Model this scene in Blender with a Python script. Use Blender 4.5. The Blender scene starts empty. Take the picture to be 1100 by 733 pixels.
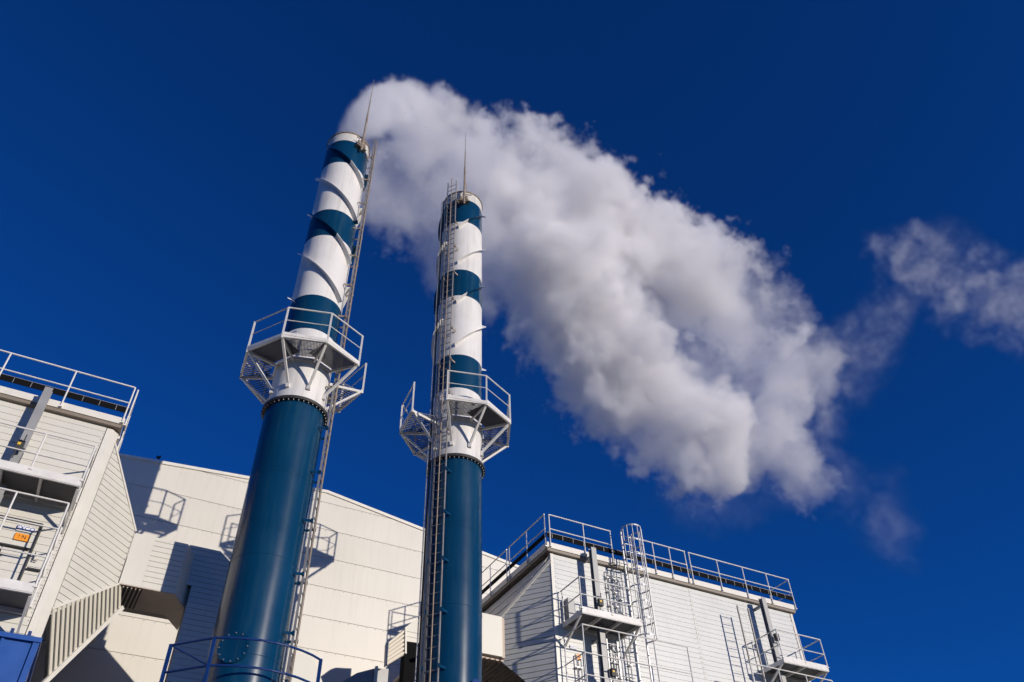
import bpy, bmesh, math, random
from mathutils import Vector, Matrix, Euler
random.seed(7)
R = math.radians
scene = bpy.context.scene
COL = scene.collection

# ------------------------------------------------------------------ camera
PITCH, ROLL, FPX = R(43.26), R(-1.97), 866.0
cam_d = bpy.data.cameras.new('camera')
cam_d.sensor_width = 36.0
cam_d.lens = FPX / 1100.0 * 36.0
cam_d.clip_start, cam_d.clip_end = 0.1, 6000.0
cam = bpy.data.objects.new('camera', cam_d)
COL.objects.link(cam)
fw = Vector((0, math.cos(PITCH), math.sin(PITCH)))
up0 = Vector((0, -math.sin(PITCH), math.cos(PITCH)))
rt0 = Vector((1, 0, 0))
rt = rt0 * math.cos(ROLL) + up0 * math.sin(ROLL)
up = -rt0 * math.sin(ROLL) + up0 * math.cos(ROLL)
m = Matrix((rt, up, -fw)).transposed().to_4x4()
m.translation = (0, 0, 1.6)
cam.matrix_world = m
scene.camera = cam

# ------------------------------------------------------------------ sun and sky
YAW = R(30.0)                       # the plant's own axes: u runs along the fronts, v away from them
SUN_K, SUN_EL = 0.485, R(12.0)        # low winter sun, to the right of and behind the photographer
su, sv = SUN_K / math.hypot(SUN_K, 1), -1 / math.hypot(SUN_K, 1)
sx = su * math.cos(YAW) - sv * math.sin(YAW)
sy = su * math.sin(YAW) + sv * math.cos(YAW)
to_sun = Vector((sx * math.cos(SUN_EL), sy * math.cos(SUN_EL), math.sin(SUN_EL)))
sun_d = bpy.data.lights.new('sun', 'SUN')
sun_d.energy = 3.85
sun_d.angle = R(0.5)
sun_d.color = (1.0, 0.91, 0.79)
sun = bpy.data.objects.new('sun', sun_d)
COL.objects.link(sun)
sun.rotation_euler = to_sun.to_track_quat('Z', 'Y').to_euler()

world = bpy.data.worlds.new('World')
scene.world = world
world.use_nodes = True
wn, wl = world.node_tree.nodes, world.node_tree.links
bg = wn['Background']
sky = wn.new('ShaderNodeTexSky')
sky.sky_type = 'NISHITA'
sky.sun_disc = False
sky.sun_elevation = SUN_EL
sky.sun_rotation = math.atan2(sx, sy)
sky.altitude = 1000
sky.air_density = 0.85
sky.dust_density = 0.05
sky.ozone_density = 10.0
pol = wn.new('ShaderNodeMix')                  # the same polarised, deep blue cast over the whole sky
pol.data_type, pol.blend_type = 'RGBA', 'MULTIPLY'
pol.inputs[0].default_value = 1.0
pol.inputs[7].default_value = (0.27, 0.78, 1.0, 1)
wl.new(sky.outputs['Color'], pol.inputs[6])
wl.new(pol.outputs[2], bg.inputs['Color'])
bg.inputs['Strength'].default_value = 0.115

vs = scene.view_settings
vs.view_transform = 'Standard'
vs.look = 'None'
vs.exposure = 0.0
vs.gamma = 1.0
scene.render.engine = 'CYCLES'
cy = scene.cycles
cy.use_denoising = True
cy.use_adaptive_sampling = True
cy.adaptive_threshold = 0.035
cy.max_bounces = 14
cy.diffuse_bounces = 4
cy.glossy_bounces = 3
cy.transmission_bounces = 4
cy.volume_bounces = 10
cy.volume_max_steps = 256
cy.volume_step_rate = 4.0
cy.sample_clamp_indirect = 6.0

# ------------------------------------------------------------------ materials
def mat(name, rgb, rough=0.5, metal=0.0, var=0.06, scale=3.0, bump=0.0, bscale=40.0, dirt=None, dirt_amt=0.0, streak=False, spec=0.5, objvar=0.0):
    M = bpy.data.materials.new(name)
    M.use_nodes = True
    n, l = M.node_tree.nodes, M.node_tree.links
    b = n['Principled BSDF']
    b.inputs['Roughness'].default_value = rough
    b.inputs['Metallic'].default_value = metal
    b.inputs['Specular IOR Level'].default_value = spec
    tc = n.new('ShaderNodeTexCoord')
    no = n.new('ShaderNodeTexNoise')
    no.inputs['Scale'].default_value = scale
    no.inputs['Detail'].default_value = 6
    l.new(tc.outputs['Object'], no.inputs['Vector'])
    ra = n.new('ShaderNodeValToRGB')
    e = ra.color_ramp.elements
    e[0].position, e[1].position = 0.3, 0.7
    e[0].color = [c * (1 - var) for c in rgb] + [1]
    e[1].color = [min(1, c * (1 + var)) for c in rgb] + [1]
    l.new(no.outputs['Fac'], ra.inputs['Fac'])
    out = ra.outputs['Color']
    if dirt:
        mp = n.new('ShaderNodeMapping')
        mp.inputs['Scale'].default_value = (3.5, 3.5, 0.22) if streak else (1, 1, 1)
        l.new(tc.outputs['Object'], mp.inputs['Vector'])
        n2 = n.new('ShaderNodeTexNoise')
        n2.inputs['Scale'].default_value = 1.6
        n2.inputs['Detail'].default_value = 8
        n2.inputs['Roughness'].default_value = 0.65
        l.new(mp.outputs['Vector'], n2.inputs['Vector'])
        r2 = n.new('ShaderNodeValToRGB')
        r2.color_ramp.elements[0].position = 0.5
        r2.color_ramp.elements[1].position = 0.8
        r2.color_ramp.elements[0].color = (0, 0, 0, 1)
        r2.color_ramp.elements[1].color = (dirt_amt, dirt_amt, dirt_amt, 1)
        l.new(n2.outputs['Fac'], r2.inputs['Fac'])
        mx = n.new('ShaderNodeMix')
        mx.data_type = 'RGBA'
        mx.inputs[7].default_value = (*dirt, 1)
        l.new(r2.outputs['Color'], mx.inputs[0])
        l.new(out, mx.inputs[6])
        out = mx.outputs[2]
    if objvar:
        oi = n.new('ShaderNodeObjectInfo')
        om = n.new('ShaderNodeMapRange')
        om.inputs[3].default_value, om.inputs[4].default_value = 1 - objvar, 1 + objvar
        l.new(oi.outputs['Random'], om.inputs[0])
        hv = n.new('ShaderNodeHueSaturation')
        l.new(om.outputs[0], hv.inputs['Value'])
        l.new(out, hv.inputs['Color'])
        out = hv.outputs['Color']
    l.new(out, b.inputs['Base Color'])
    rn = n.new('ShaderNodeMapRange')
    rn.inputs[3].default_value = max(0, rough - 0.08)
    rn.inputs[4].default_value = min(1, rough + 0.1)
    l.new(no.outputs['Fac'], rn.inputs[0])
    l.new(rn.outputs[0], b.inputs['Roughness'])
    if bump:
        bn = n.new('ShaderNodeTexNoise')
        bn.inputs['Scale'].default_value = bscale
        l.new(tc.outputs['Object'], bn.inputs['Vector'])
        bp = n.new('ShaderNodeBump')
        bp.inputs['Strength'].default_value = bump
        bp.inputs['Distance'].default_value = 0.02
        l.new(bn.outputs['Fac'], bp.inputs['Height'])
        l.new(bp.outputs['Normal'], b.inputs['Normal'])
    return M

GRIME = (0.22, 0.18, 0.14)
M = {
    'cream':   mat('cream cladding', (0.63, 0.61, 0.545), 0.45, var=0.03, scale=0.6, bump=0.05, bscale=2.0, dirt=GRIME, dirt_amt=0.12, streak=True),
    'hallpanel': mat('hall panel', (0.645, 0.615, 0.55), 0.4, var=0.04, scale=0.4, bump=0.10, bscale=0.9, dirt=GRIME, dirt_amt=0.14, streak=True, objvar=0.035),
    'siding':  mat('white siding', (0.60, 0.605, 0.585), 0.4, var=0.04, scale=1.2, bump=0.04, bscale=3.0, dirt=GRIME, dirt_amt=0.14, streak=True),
    'backing': mat('siding joint', (0.30, 0.28, 0.25), 0.7),
    'trim':    mat('pale trim', (0.70, 0.67, 0.60), 0.4, var=0.04, dirt=GRIME, dirt_amt=0.15, streak=True),
    'fascia':  mat('brown fascia', (0.22, 0.18, 0.14), 0.5),
    'white':   mat('white paint', (0.74, 0.72, 0.69), 0.35, var=0.05, scale=1.5, bump=0.04, bscale=1.5, dirt=GRIME, dirt_amt=0.36, streak=True),
    'sooty':   mat('sooty white paint', (0.66, 0.63, 0.58), 0.45, var=0.10, scale=2.5, dirt=(0.12, 0.09, 0.07), dirt_amt=0.75, streak=True),
    'teal':    mat('petrol blue paint', (0.002, 0.040, 0.096), 0.22, var=0.12, scale=0.8, bump=0.06, bscale=1.1, dirt=(0.030, 0.085, 0.115), dirt_amt=0.5, streak=True),
    'flange':  mat('dark flange', (0.035, 0.032, 0.03), 0.6, dirt=(0.12, 0.07, 0.04), dirt_amt=0.3),
    'galv':    mat('galvanised steel', (0.50, 0.50, 0.50), 0.45, metal=0.55, var=0.12, scale=8),
    'ladder':  mat('ladder steel', (0.30, 0.29, 0.28), 0.5, metal=0.35, var=0.2, scale=5, dirt=(0.16, 0.09, 0.05), dirt_amt=0.4),
    'railwhite': mat('painted rail', (0.72, 0.70, 0.66), 0.35, var=0.06, scale=6, dirt=(0.25, 0.15, 0.08), dirt_amt=0.25),
    'rusty':   mat('weathered steel', (0.33, 0.27, 0.21), 0.6, metal=0.3, var=0.25, scale=9, dirt=(0.22, 0.09, 0.04), dirt_amt=0.6),
    'beam':    mat('grey beam', (0.30, 0.30, 0.30), 0.5, metal=0.2, var=0.08),
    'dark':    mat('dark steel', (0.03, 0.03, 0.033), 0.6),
    'grate':   mat('grating', (0.10, 0.10, 0.11), 0.55),
    'duct':    mat('duct sheet', (0.62, 0.58, 0.48), 0.45, var=0.04, scale=0.8, bump=0.06, bscale=1.2, dirt=GRIME, dirt_amt=0.12),
    'plate_dark': mat('floor plate', (0.09, 0.09, 0.095), 0.6, var=0.15),
    'kick': mat('black kick plate and recess shade', (0.006, 0.006, 0.007), 0.85, spec=0.1),  # kick plate's own black; on the recess face it paints shade
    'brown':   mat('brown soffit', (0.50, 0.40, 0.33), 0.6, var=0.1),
    'blue':    mat('bright blue paint', (0.008, 0.072, 0.31), 0.35, var=0.1, scale=2, bump=0.05, bscale=2),
    'bluerail': mat('blue rail paint', (0.006, 0.035, 0.16), 0.35, var=0.15, scale=6),
    'orange':  mat('orange sign', (0.85, 0.30, 0.01), 0.4),
    'plate':   mat('white sign', (0.80, 0.80, 0.80), 0.35),
    'ink':     mat('black ink', (0.012, 0.012, 0.014), 0.5),
    'inkblue': mat('blue ink', (0.02, 0.05, 0.36), 0.5),
    'yellow':  mat('yellow box', (0.70, 0.45, 0.03), 0.5),
    'asphalt': mat('concrete yard', (0.11, 0.105, 0.095), 0.9, var=0.25, scale=0.7, bump=0.4, bscale=60),
    'concrete': mat('concrete', (0.30, 0.29, 0.27), 0.85, var=0.12, scale=1.5),
    'bird':    mat('dark feathers', (0.03, 0.03, 0.035), 0.8),
}

# ------------------------------------------------------------------ mesh builder
class MB:
    def __init__(s):
        s.v, s.f, s.m = [], [], []
    def add(s, vs_, fs_, mi=0):
        b = len(s.v)
        s.v += [tuple(x) for x in vs_]
        for f in fs_:
            s.f.append([b + i for i in f]); s.m.append(mi)
        return s
    def box(s, a, b, mi=0):
        (x0, y0, z0), (x1, y1, z1) = a, b
        return s.add([(x0, y0, z0), (x1, y0, z0), (x1, y1, z0), (x0, y1, z0), (x0, y0, z1), (x1, y0, z1), (x1, y1, z1), (x0, y1, z1)],
                     [(0, 3, 2, 1), (4, 5, 6, 7), (0, 1, 5, 4), (1, 2, 6, 5), (2, 3, 7, 6), (3, 0, 4, 7)], mi)
    def bar(s, p, q, w, h=None, side=None, mi=0):
        p, q = Vector(p), Vector(q); h = h or w
        d = (q - p).normalized()
        sd = Vector(side) if side else (Vector((0, 0, 1)).cross(d) if abs(d.z) < 0.95 else Vector((1, 0, 0)))
        sd = (sd - d * sd.dot(d)).normalized()
        u = d.cross(sd)
        vs_ = [c + sd * (i * w / 2) + u * (j * h / 2) for c in (p, q) for i, j in ((-1, -1), (1, -1), (1, 1), (-1, 1))]
        return s.add(vs_, [(3, 2, 1, 0), (4, 5, 6, 7), (0, 1, 5, 4), (1, 2, 6, 5), (2, 3, 7, 6), (3, 0, 4, 7)], mi)
    def tube(s, p, q, r, r2=None, n=8, mi=0):
        p, q = Vector(p), Vector(q); r2 = r if r2 is None else r2
        d = (q - p).normalized()
        a = d.orthogonal().normalized(); b = d.cross(a)
        vs_ = []
        for c, rr in ((p, r), (q, r2)):
            for i in range(n):
                t = 2 * math.pi * i / n
                vs_.append(c + (a * math.cos(t) + b * math.sin(t)) * rr)
        fs_ = [(i, (i + 1) % n, n + (i + 1) % n, n + i) for i in range(n)]
        fs_ += [tuple(reversed(range(n))), tuple(range(n, 2 * n))]
        return s.add(vs_, fs_, mi)
    def path(s, pts, r, n=8, mi=0):
        for a, b in zip(pts, pts[1:]): s.tube(a, b, r, n=n, mi=mi)
        return s
    def prism(s, poly, ext, mi=0):
        """closed solid: 3-D polygon pushed along ext"""
        n = len(poly); P = [Vector(p) for p in poly]; E = Vector(ext)
        nrm = Vector((0, 0, 0))
        for a, b in zip(P, P[1:] + P[:1]): nrm += a.cross(b)
        if nrm.dot(E) > 0: P.reverse()
        vs_ = P + [p + E for p in P]
        fs_ = [tuple(range(n)), tuple(range(2 * n - 1, n - 1, -1))]
        fs_ += [((i + 1) % n, i, n + i, n + (i + 1) % n) for i in range(n)]
        return s.add(vs_, fs_, mi)
    def lathe(s, prof, n=64, close=True, mi=0):
        """prof: (r, z) list turned about the z axis; closed ring section"""
        k = len(prof); vs_ = []
        for i in range(n):
            t = 2 * math.pi * i / n
            vs_ += [(r * math.cos(t), r * math.sin(t), z) for r, z in prof]
        fs_ = []
        for i in range(n):
            j = (i + 1) % n
            for a in range(k if close else k - 1):
                b = (a + 1) % k
                fs_.append((i * k + a, j * k + a, j * k + b, i * k + b))
        return s.add(vs_, fs_, mi)
    def mesh(s, name, mats, smooth=False):
        me = bpy.data.meshes.new(name)
        me.from_pydata(s.v, [], s.f)
        for mt in (mats if isinstance(mats, (list, tuple)) else [mats]): me.materials.append(mt)
        if any(s.m): me.polygons.foreach_set('material_index', s.m)
        if smooth:
            me.polygons.foreach_set('use_smooth', [True] * len(me.polygons))
            me.set_sharp_from_angle(angle=R(35))
        me.update()
        bm = bmesh.new(); bm.from_mesh(me)
        bmesh.ops.recalc_face_normals(bm, faces=bm.faces)
        bm.to_mesh(me); bm.free()
        return me
    def build(s, name, mats, parent, smooth=False, kind=None, label=None):
        return put(name, s.mesh(name, mats, smooth), parent, kind=kind, label=label)

def put(name, me, parent=None, loc=(0, 0, 0), rot=(0, 0, 0), kind=None, label=None):
    o = bpy.data.objects.new(name, me)
    COL.objects.link(o)
    o.parent = parent
    o.location = loc
    o.rotation_euler = rot
    if kind: o['kind'] = kind
    if label: o['label'] = label
    return o

def thing(name, label, cat, base=(0, 0, 0), rotz=0.0, group=None):
    o = bpy.data.objects.new(name, None)
    o.empty_display_size = 0.3
    COL.objects.link(o)
    o.location, o.rotation_euler = base, (0, 0, rotz)
    o['label'], o['category'] = label, cat
    if group: o['group'] = group
    return o

def W(u, v, z=0.0):
    return Vector((u * math.cos(YAW) - v * math.sin(YAW), u * math.sin(YAW) + v * math.cos(YAW), z))

def clip_band(poly, lo, hi):
    """clip a 2-D convex polygon (s, z) to lo <= z <= hi"""
    for sgn, lim in ((1, lo), (-1, hi)):
        out = []
        for a, b in zip(poly, poly[1:] + poly[:1]):
            da, db = sgn * (a[1] - lim), sgn * (b[1] - lim)
            if da >= 0: out.append(a)
            if (da >= 0) != (db >= 0):
                t = da / (da - db)
                out.append((a[0] + (b[0] - a[0]) * t, a[1] + (b[1] - a[1]) * t))
        poly = out
        if len(poly) < 3: return []
    return poly

def cladding(name, o, e1, n, poly, row, parent, matl, gap=0.014, thick=0.022, z_off=0.0, back=0.10, kind='stuff'):
    """a clad wall plane: origin o, horizontal axis e1, outward normal n, polygon (s, z); every board a slab, joints recessed.
    The outer face of the boards lies on the plane."""
    o, e1, n = Vector(o), Vector(e1), Vector(n)
    P = lambda q, d: o + e1 * q[0] + Vector((0, 0, q[1])) + n * d
    wall = MB().prism([P(q, -thick) for q in poly], n * -back).build(name, M['backing'], parent)
    mb = MB()
    z0, z1 = min(q[1] for q in poly), max(q[1] for q in poly)
    k = math.floor((z0 - z_off) / row)
    while k * row + z_off < z1:
        c = clip_band(list(poly), k * row + z_off, (k + 1) * row + z_off - gap)
        if len(c) >= 3 and max(q[1] for q in c) - min(q[1] for q in c) > 0.004:
            d = random.uniform(-0.0015, 0.0015)
            mb.prism([P(q, d) for q in c], n * -(thick + 0.002 + d))
        k += 1
    mb.build('siding', matl, wall, kind=kind)
    return wall

# ------------------------------------------------------------------ ground
g = MB().add([(-3000, -3000, 0), (3000, -3000, 0), (3000, 3000, 0), (-3000, 3000, 0)], [(0, 1, 2, 3)]).build('ground', M['asphalt'], None)
g['kind'] = 'structure'

# ------------------------------------------------------------------ the big hall behind
HV = 27.0
hall = thing('boiler_hall', 'large cream panelled hall with shallow gable roof behind the two chimneys', 'hall', W(7.0, HV), YAW)
def hall_top(u):                       # roof line in hall coordinates (u relative to the ridge)
    return 19.08 + (0.085 * u if u < 0 else -0.147 * u)
U0, U1, HD = -16.0, 24.0, 24.0
body = [(U0, 0.06, 0), (U1, 0.06, 0), (U1, 0.06, hall_top(U1) - .05), (0, 0.06, hall_top(0) - .05), (U0, 0.06, hall_top(U0) - .05)]
MB().prism(body, (0, HD, 0)).build('wall', M['backing'], hall)
row = 1.14
zz = 19.08 - 0.42 - 17 * row
k = 0
while True:
    lo, hi = zz + k * row, zz + (k + 1) * row - 0.016
    if lo > 19.2: break
    pl = [(U0, 0.0), (U1, 0.0), (U1, hall_top(U1)), (0.0, hall_top(0)), (U0, hall_top(U0))]
    c = clip_band(pl, max(lo, 0.02), hi)
    if len(c) >= 3:
        MB().prism([(s_, 0, z_) for s_, z_ in c], (0, 0.058, 0)).build('wall_panel', M['hallpanel'], hall)
        mb = MB()
        u = -7.5
        while u < 12:
            if hall_top(u) > hi + 0.03:
                mb.box((u - .012, -0.006, hi - 0.05), (u + .012, 0.0, hi - 0.026))
            u += 0.333
        if mb.v: mb.build('panel_screws', M['backing'], hall, kind='stuff')
    k += 1
cop = MB()
for a, b in ((U0, 0), (0, U1)):
    cop.prism([(a, -0.05, hall_top(a) - .02), (b, -0.05, hall_top(b) - .02), (b, -0.05, hall_top(b) + .10), (a, -0.05, hall_top(a) + .10)], (0, 0.30, 0))
cop.build('roof_coping', M['trim'], hall)
for a, b in ((U0, 0), (0, U1)):
    MB().prism([(a, 0.25, hall_top(a) - .05), (b, 0.25, hall_top(b) - .05), (b, 0.25, hall_top(b) + .05), (a, 0.25, hall_top(a) + .05)], (0, HD - .3, 0)).build('roof', M['galv'], hall)

# bird on the hall roof edge
bu, bv = 0.72 - 7.0, -0.02
bw = W(0.72, HV + 0.05, hall_top(bu) + 0.10)
bd = MB()
prof = [(-.20, .15, .012), (-.12, .14, .035), (-.04, .15, .062), (.05, .18, .066), (.10, .23, .045), (.13, .275, .042), (.165, .285, .030), (.185, .28, .010), (.215, .272, .003)]
n = 10
vv, ff = [], []
for x, z, r in prof:
    for i in range(n):
        t = 2 * math.pi * i / n
        vv.append((x + 0.25 * r * math.sin(t), r * 0.9 * math.cos(t), z + r * math.sin(t)))
for a in range(len(prof) - 1):
    for i in range(n):
        ff.append((a * n + i, a * n + (i + 1) % n, (a + 1) * n + (i + 1) % n, (a + 1) * n + i))
ff += [tuple(range(n)), tuple(range((len(prof) - 1) * n, len(prof) * n))]
bd.add(vv, ff)
for s_ in (-1, 1):
    bd.tube((.02, s_ * .025, .12), (.03, s_ * .03, 0.0), .008, n=6)
bird = bd.build('bird', M['bird'], None, smooth=True)
bird.location, bird.rotation_euler = bw, (0, 0, YAW + R(110))
bird['label'], bird['category'] = 'small dark bird perched on the roof edge of the cream hall', 'bird'

# ------------------------------------------------------------------ rails, ladders and platforms of the filter buildings
RUNG = MB().tube((-0.2, 0, 0), (0.2, 0, 0), 0.013, n=6).mesh('rung', M['galv'], True)
RUNG_DARK = MB().tube((-0.2, 0, 0), (0.2, 0, 0), 0.014, n=6).mesh('rung', M['ladder'], True)
def rail_part(name, pts, parent, heights, post_pts, z_base, material, r=0.022):
    """guard rail: rails at the given heights over the polyline; every post a sub-part"""
    mb = MB()
    for h in heights:
        mb.path([(p[0], p[1], h) for p in pts], r if h == max(heights) else r * 0.85)
    g_ = mb.build(name, material, parent, True)
    for p in post_pts:
        pm = MB().tube((0, 0, 0), (0, 0, max(heights) - z_base), r).box((-.035, -.035, 0), (.035, .035, .03))
        put('post', pm.mesh('post', material, True), g_, (p[0], p[1], z_base))
    return g_

def wall_platform(parent, u0, u1, vf, vw, zf, rails, sgn, ends='lr', label=None):
    """steel access platform hung on a wall; front edge at vf, wall at vw, floor underside at zf.  sgn=+1: bracket end at u0"""
    fr = MB()
    w = 0.05
    for v_ in (vf + w / 2, vw - w / 2 - .02):
        fr.box((u0, v_ - w / 2, zf), (u1, v_ + w / 2, zf + 0.14))
    for u_ in (u0 + w / 2, u1 - w / 2):
        fr.box((u_ - w / 2, vf + w, zf + .002), (u_ + w / 2, vw - .08, zf + 0.138))
    nb = max(1, round((u1 - u0) / 0.85))
    for i in range(1, nb):
        u_ = u0 + (u1 - u0) * i / nb
        fr.box((u_ - .03, vf + w, zf + .004), (u_ + .03, vw - .08, zf + 0.10))
    pf = fr.build('access_platform', M['railwhite'], parent, label=label)
    MB().box((u0 + .05, vf + .05, zf + .105), (u1 - .05, vw - .07, zf + .135)).build('floor_plate', M['plate_dark'], pf)
    tb = MB().box((u0, vf - .012, zf + .02), (u1, vf - .002, zf + .22))
    tb.build('toe_board', M['railwhite'], pf)
    for u_ in (u0 + .03, u1 - .03):
        MB().bar((u_, vf + .12, zf), (u_, vw - .03, zf - .62), .05, .06).build('bracket', M['railwhite'], pf)
    pts = ([(u0, vw - .05)] if 'l' in ends else []) + [(u0, vf), (u1, vf)] + ([(u1, vw - .05)] if 'r' in ends else [])
    posts = [(u0, vf), (u1, vf)]
    n_ = max(1, round((u1 - u0) / 1.2))
    posts += [(u0 + (u1 - u0) * i / n_, vf) for i in range(1, n_)]
    posts += ([(u0, vw - .15)] if 'l' in ends else []) + ([(u1, vw - .15)] if 'r' in ends else [])
    rail_part('guard_rail', pts, pf, rails, posts, zf + .14, M['railwhite'])
    return pf

def wall_ladder(parent, u, v, z0, z1, cage_from=None, width=0.4, vout=-1, steel='galv'):
    st = MB()
    for s_ in (-1, 1):
        st.bar((u + s_ * width / 2, v, z0), (u + s_ * width / 2, v, z1), .06, .035, side=(0, 1, 0))
    ld = st.build('ladder', M[steel], parent)
    z_ = z0 + .15
    while z_ < z1:
        put('rung', RUNG, ld, (u, v, z_)); z_ += 0.29
    if cage_from is not None:
        R_ = 0.36
        cz = [cage_from + i * (z1 - cage_from) / max(1, round((z1 - cage_from) / 0.55)) for i in range(round((z1 - cage_from) / 0.55) + 1)]
        arc = [(u + R_ * math.cos(t), v + vout * (0.30 + R_ * math.sin(t))) for t in [math.pi * i / 12 for i in range(13)]]
        ring = [(u + width / 2, v)] + arc + [(u - width / 2, v)]
        for c in cz:
            mb = MB()
            for a, b in zip(ring, ring[1:]): mb.bar((a[0], a[1], c), (b[0], b[1], c), .012, .05)
            mb.build('cage_hoop', M['galv'], ld)
        mb = MB()
        for i in (1, 3, 5, 7, 9, 11, 13):
            p = ring[i]
            mb.bar((p[0], p[1], cage_from), (p[0], p[1], z1), .012, .04)
        mb.build('cage_bars', M['galv'], ld)
    return ld

def roof_edge(parent, u0, u1, v0, v1, zt, side_u, material):
    """parapet, lifted walkway grating and guard rail round the front and one side. zt: wall top"""
    off = 0.15
    ua, ub = u0 - off, u1 + off
    va = v0 - off
    MB().box((ua, va, zt + .10), (ub, v1, zt + .30)).build('roof', M['trim'], parent)
    MB().box((ua + .03, va + .03, zt), (ub - .03, v1 - .03, zt + .098)).build('fascia', M['fascia'], parent)
    # thin upright kick plate standing clear above the parapet, with short ticks
    kp = MB().box((ua, va - .03, zt + .46), (ub, va - .018, zt + .64))
    se = (ua - .03, ua - .018) if side_u < 0 else (ub + .018, ub + .03)
    kp.box((se[0], va, zt + .46), (se[1], v1, zt + .64))
    w_ = kp.build('kick_plate', M['kick'], parent)
    ed = MB()
    u_ = ua + .2
    while u_ < ub:
        ed.box((u_, va - .036, zt + .47), (u_ + .012, va - .0305, zt + .63)); u_ += 0.42
    ed.box((ua, va - .034, zt + .642), (ub, va - .014, zt + .652))
    ed.build('kick_plate_ticks', M['beam'], w_, kind='stuff')
    return ua, ub, va

def beam(parent, u, v, vw, z0, z1, w=0.19):
    b = MB()
    b.box((u - w / 2, v, z0), (u + w / 2, v + .018, z1))
    b.box((u - w / 2, v + .16, z0), (u + w / 2, v + .178, z1))
    b.box((u - .01, v + .018, z0), (u + .01, v + .16, z1))
    o = b.build('hoist_column', M['beam'], parent)
    for z_ in (z0 + .25, (z0 + z1) / 2, z1 - .3):
        MB().box((u - .05, v + .178, z_), (u + .05, vw, z_ + .08)).build('bracket', M['beam'], o)
    return o

def junction(parent, u, v, z, name='junction_box'):
    j = MB().box((u, v, z), (u + .16, v + .12, z + .24)).build(name, M['dark'], parent)
    MB().box((u + .02, v - .012, z + .10), (u + .09, v, z + .17)).build('lid', M['yellow'], j)
    mb = MB().tube((u + .04, v + .06, z - .25), (u + .04, v + .06, z), .014).tube((u + .12, v + .06, z + .24), (u + .12, v + .06, z + .45), .014)
    mb.tube((u - .1, v + .05, z + .16), (u, v + .05, z + .16), .014)
    mb.build('conduit', M['dark'], j)

# ------------------------------------------------------------------ right filter building
def rel(t, u, v, z=0.0):
    return (u - t[0], v - t[1], z)
RB = (18.6, 20.85)
rb = thing('filter_building', 'white clad filter building with caged ladder and roof guard rail, right of the chimneys', 'building', W(*RB), YAW)
ru0, ru1 = 13.24 - RB[0], 24.05 - RB[0]
ZT = 14.98
s2 = math.sqrt(0.5)
DEP = 5.6
# core and front cladding
MB().prism([(ru0 + .3, .2, 0), (ru1 - .1, .2, 0), (ru1 - .1, DEP, 0), (ru0 + .3, DEP, 0)], (0, 0, ZT - .02)).build('core', M['backing'], rb)
cladding('front_wall', (0, 0, 0), (1, 0, 0), (0, -1, 0), [(ru0 + .10, 0.3), (ru1 - .08, 0.3), (ru1 - .08, ZT), (ru0 + .10, ZT)], 0.172, rb, M['siding'], gap=.009, thick=.02)
cladding('end_wall', (ru1, 0, 0), (0, 1, 0), (1, 0, 0), [(0.0, 0.3), (DEP, 0.3), (DEP, ZT), (0.0, ZT)], 0.205, rb, M['siding'])
for u_ in (ru0 + .045, ru1 - .035):
    MB().box((u_ - .055, -.014, 0.3), (u_ + .055, .09, ZT - .003)).build('corner_trim', M['trim'], rb)
mb = MB()
for s_ in (0.46, 0.49):
    pass
mb.box((19.07 - RB[0], -.006, 0.4), (19.10 - RB[0], 0.004, ZT - .02)).build('panel_joint', M['trim'], rb)
sc_ = MB()
for u_ in (19.04 - RB[0], 19.13 - RB[0], ru0 + .14, ru1 - .14, (13.24 + 19.08) / 2 + .6 - RB[0], 21.6 - RB[0]):
    z_ = 9.5
    while z_ < ZT - .1:
        sc_.box((u_ - .011, -.007, z_), (u_ + .011, .002, z_ + .022)); z_ += .172
sc_.build('wall_screws', M['backing'], rb, kind='stuff')
# bulging left flank: chamfer, sloped shoulder, flank wall
cl = 1.812
ch_o = Vector((ru0, 0, 0))
ch_e = Vector((-1.15, 1.40, 0)) / 1.812
ch_n = Vector((-1.40, -1.15, 0)) / 1.812
cladding('chamfer_wall', ch_o, ch_e, ch_n, [(0, 9.9), (cl, 11.6), (cl, 13.08), (0, 14.67)], 0.168, rb, M['siding'], thick=.035, gap=.024, z_off=.05)
mb = MB()
pa, pb = ch_o + ch_n * .01 + Vector((0, 0, 14.70)), ch_o + ch_e * cl + ch_n * .01 + Vector((0, 0, 13.11))
mb.bar(pa, pb, .05, .09, side=(ch_n.x, ch_n.y, 0))
mb.build('diagonal_trim', M['trim'], rb)
sh_u = ru0 - 1.15
fl0, fl1 = 1.2, DEP
shoulder = [(ru0 - .12, -.10, ZT), (sh_u, 1.2, 13.08), (sh_u, DEP, 13.08), (ru0 - .12, DEP, ZT)]
shoulder = [(ru0 - .02, .03, 14.9), (sh_u, 1.40, 13.10), (sh_u, DEP, 13.10), (ru0 - .02, DEP, 14.9)]
MB().prism(shoulder, (.09, 0, -.05)).build('shoulder_panel', M['duct'], rb)
for t in (.36, .72):
    a = Vector(shoulder[0]).lerp(Vector(shoulder[1]), t); b = Vector(shoulder[3]).lerp(Vector(shoulder[2]), t)
    MB().bar(a + Vector((-.012, 0, .006)), b + Vector((-.012, 0, .006)), .03, .03).build('shoulder_seam', M['trim'], rb)
MB().box((sh_u, 1.42, 11.62), (sh_u + .08, DEP, 13.07)).build('flank_wall', M['duct'], rb)
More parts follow.
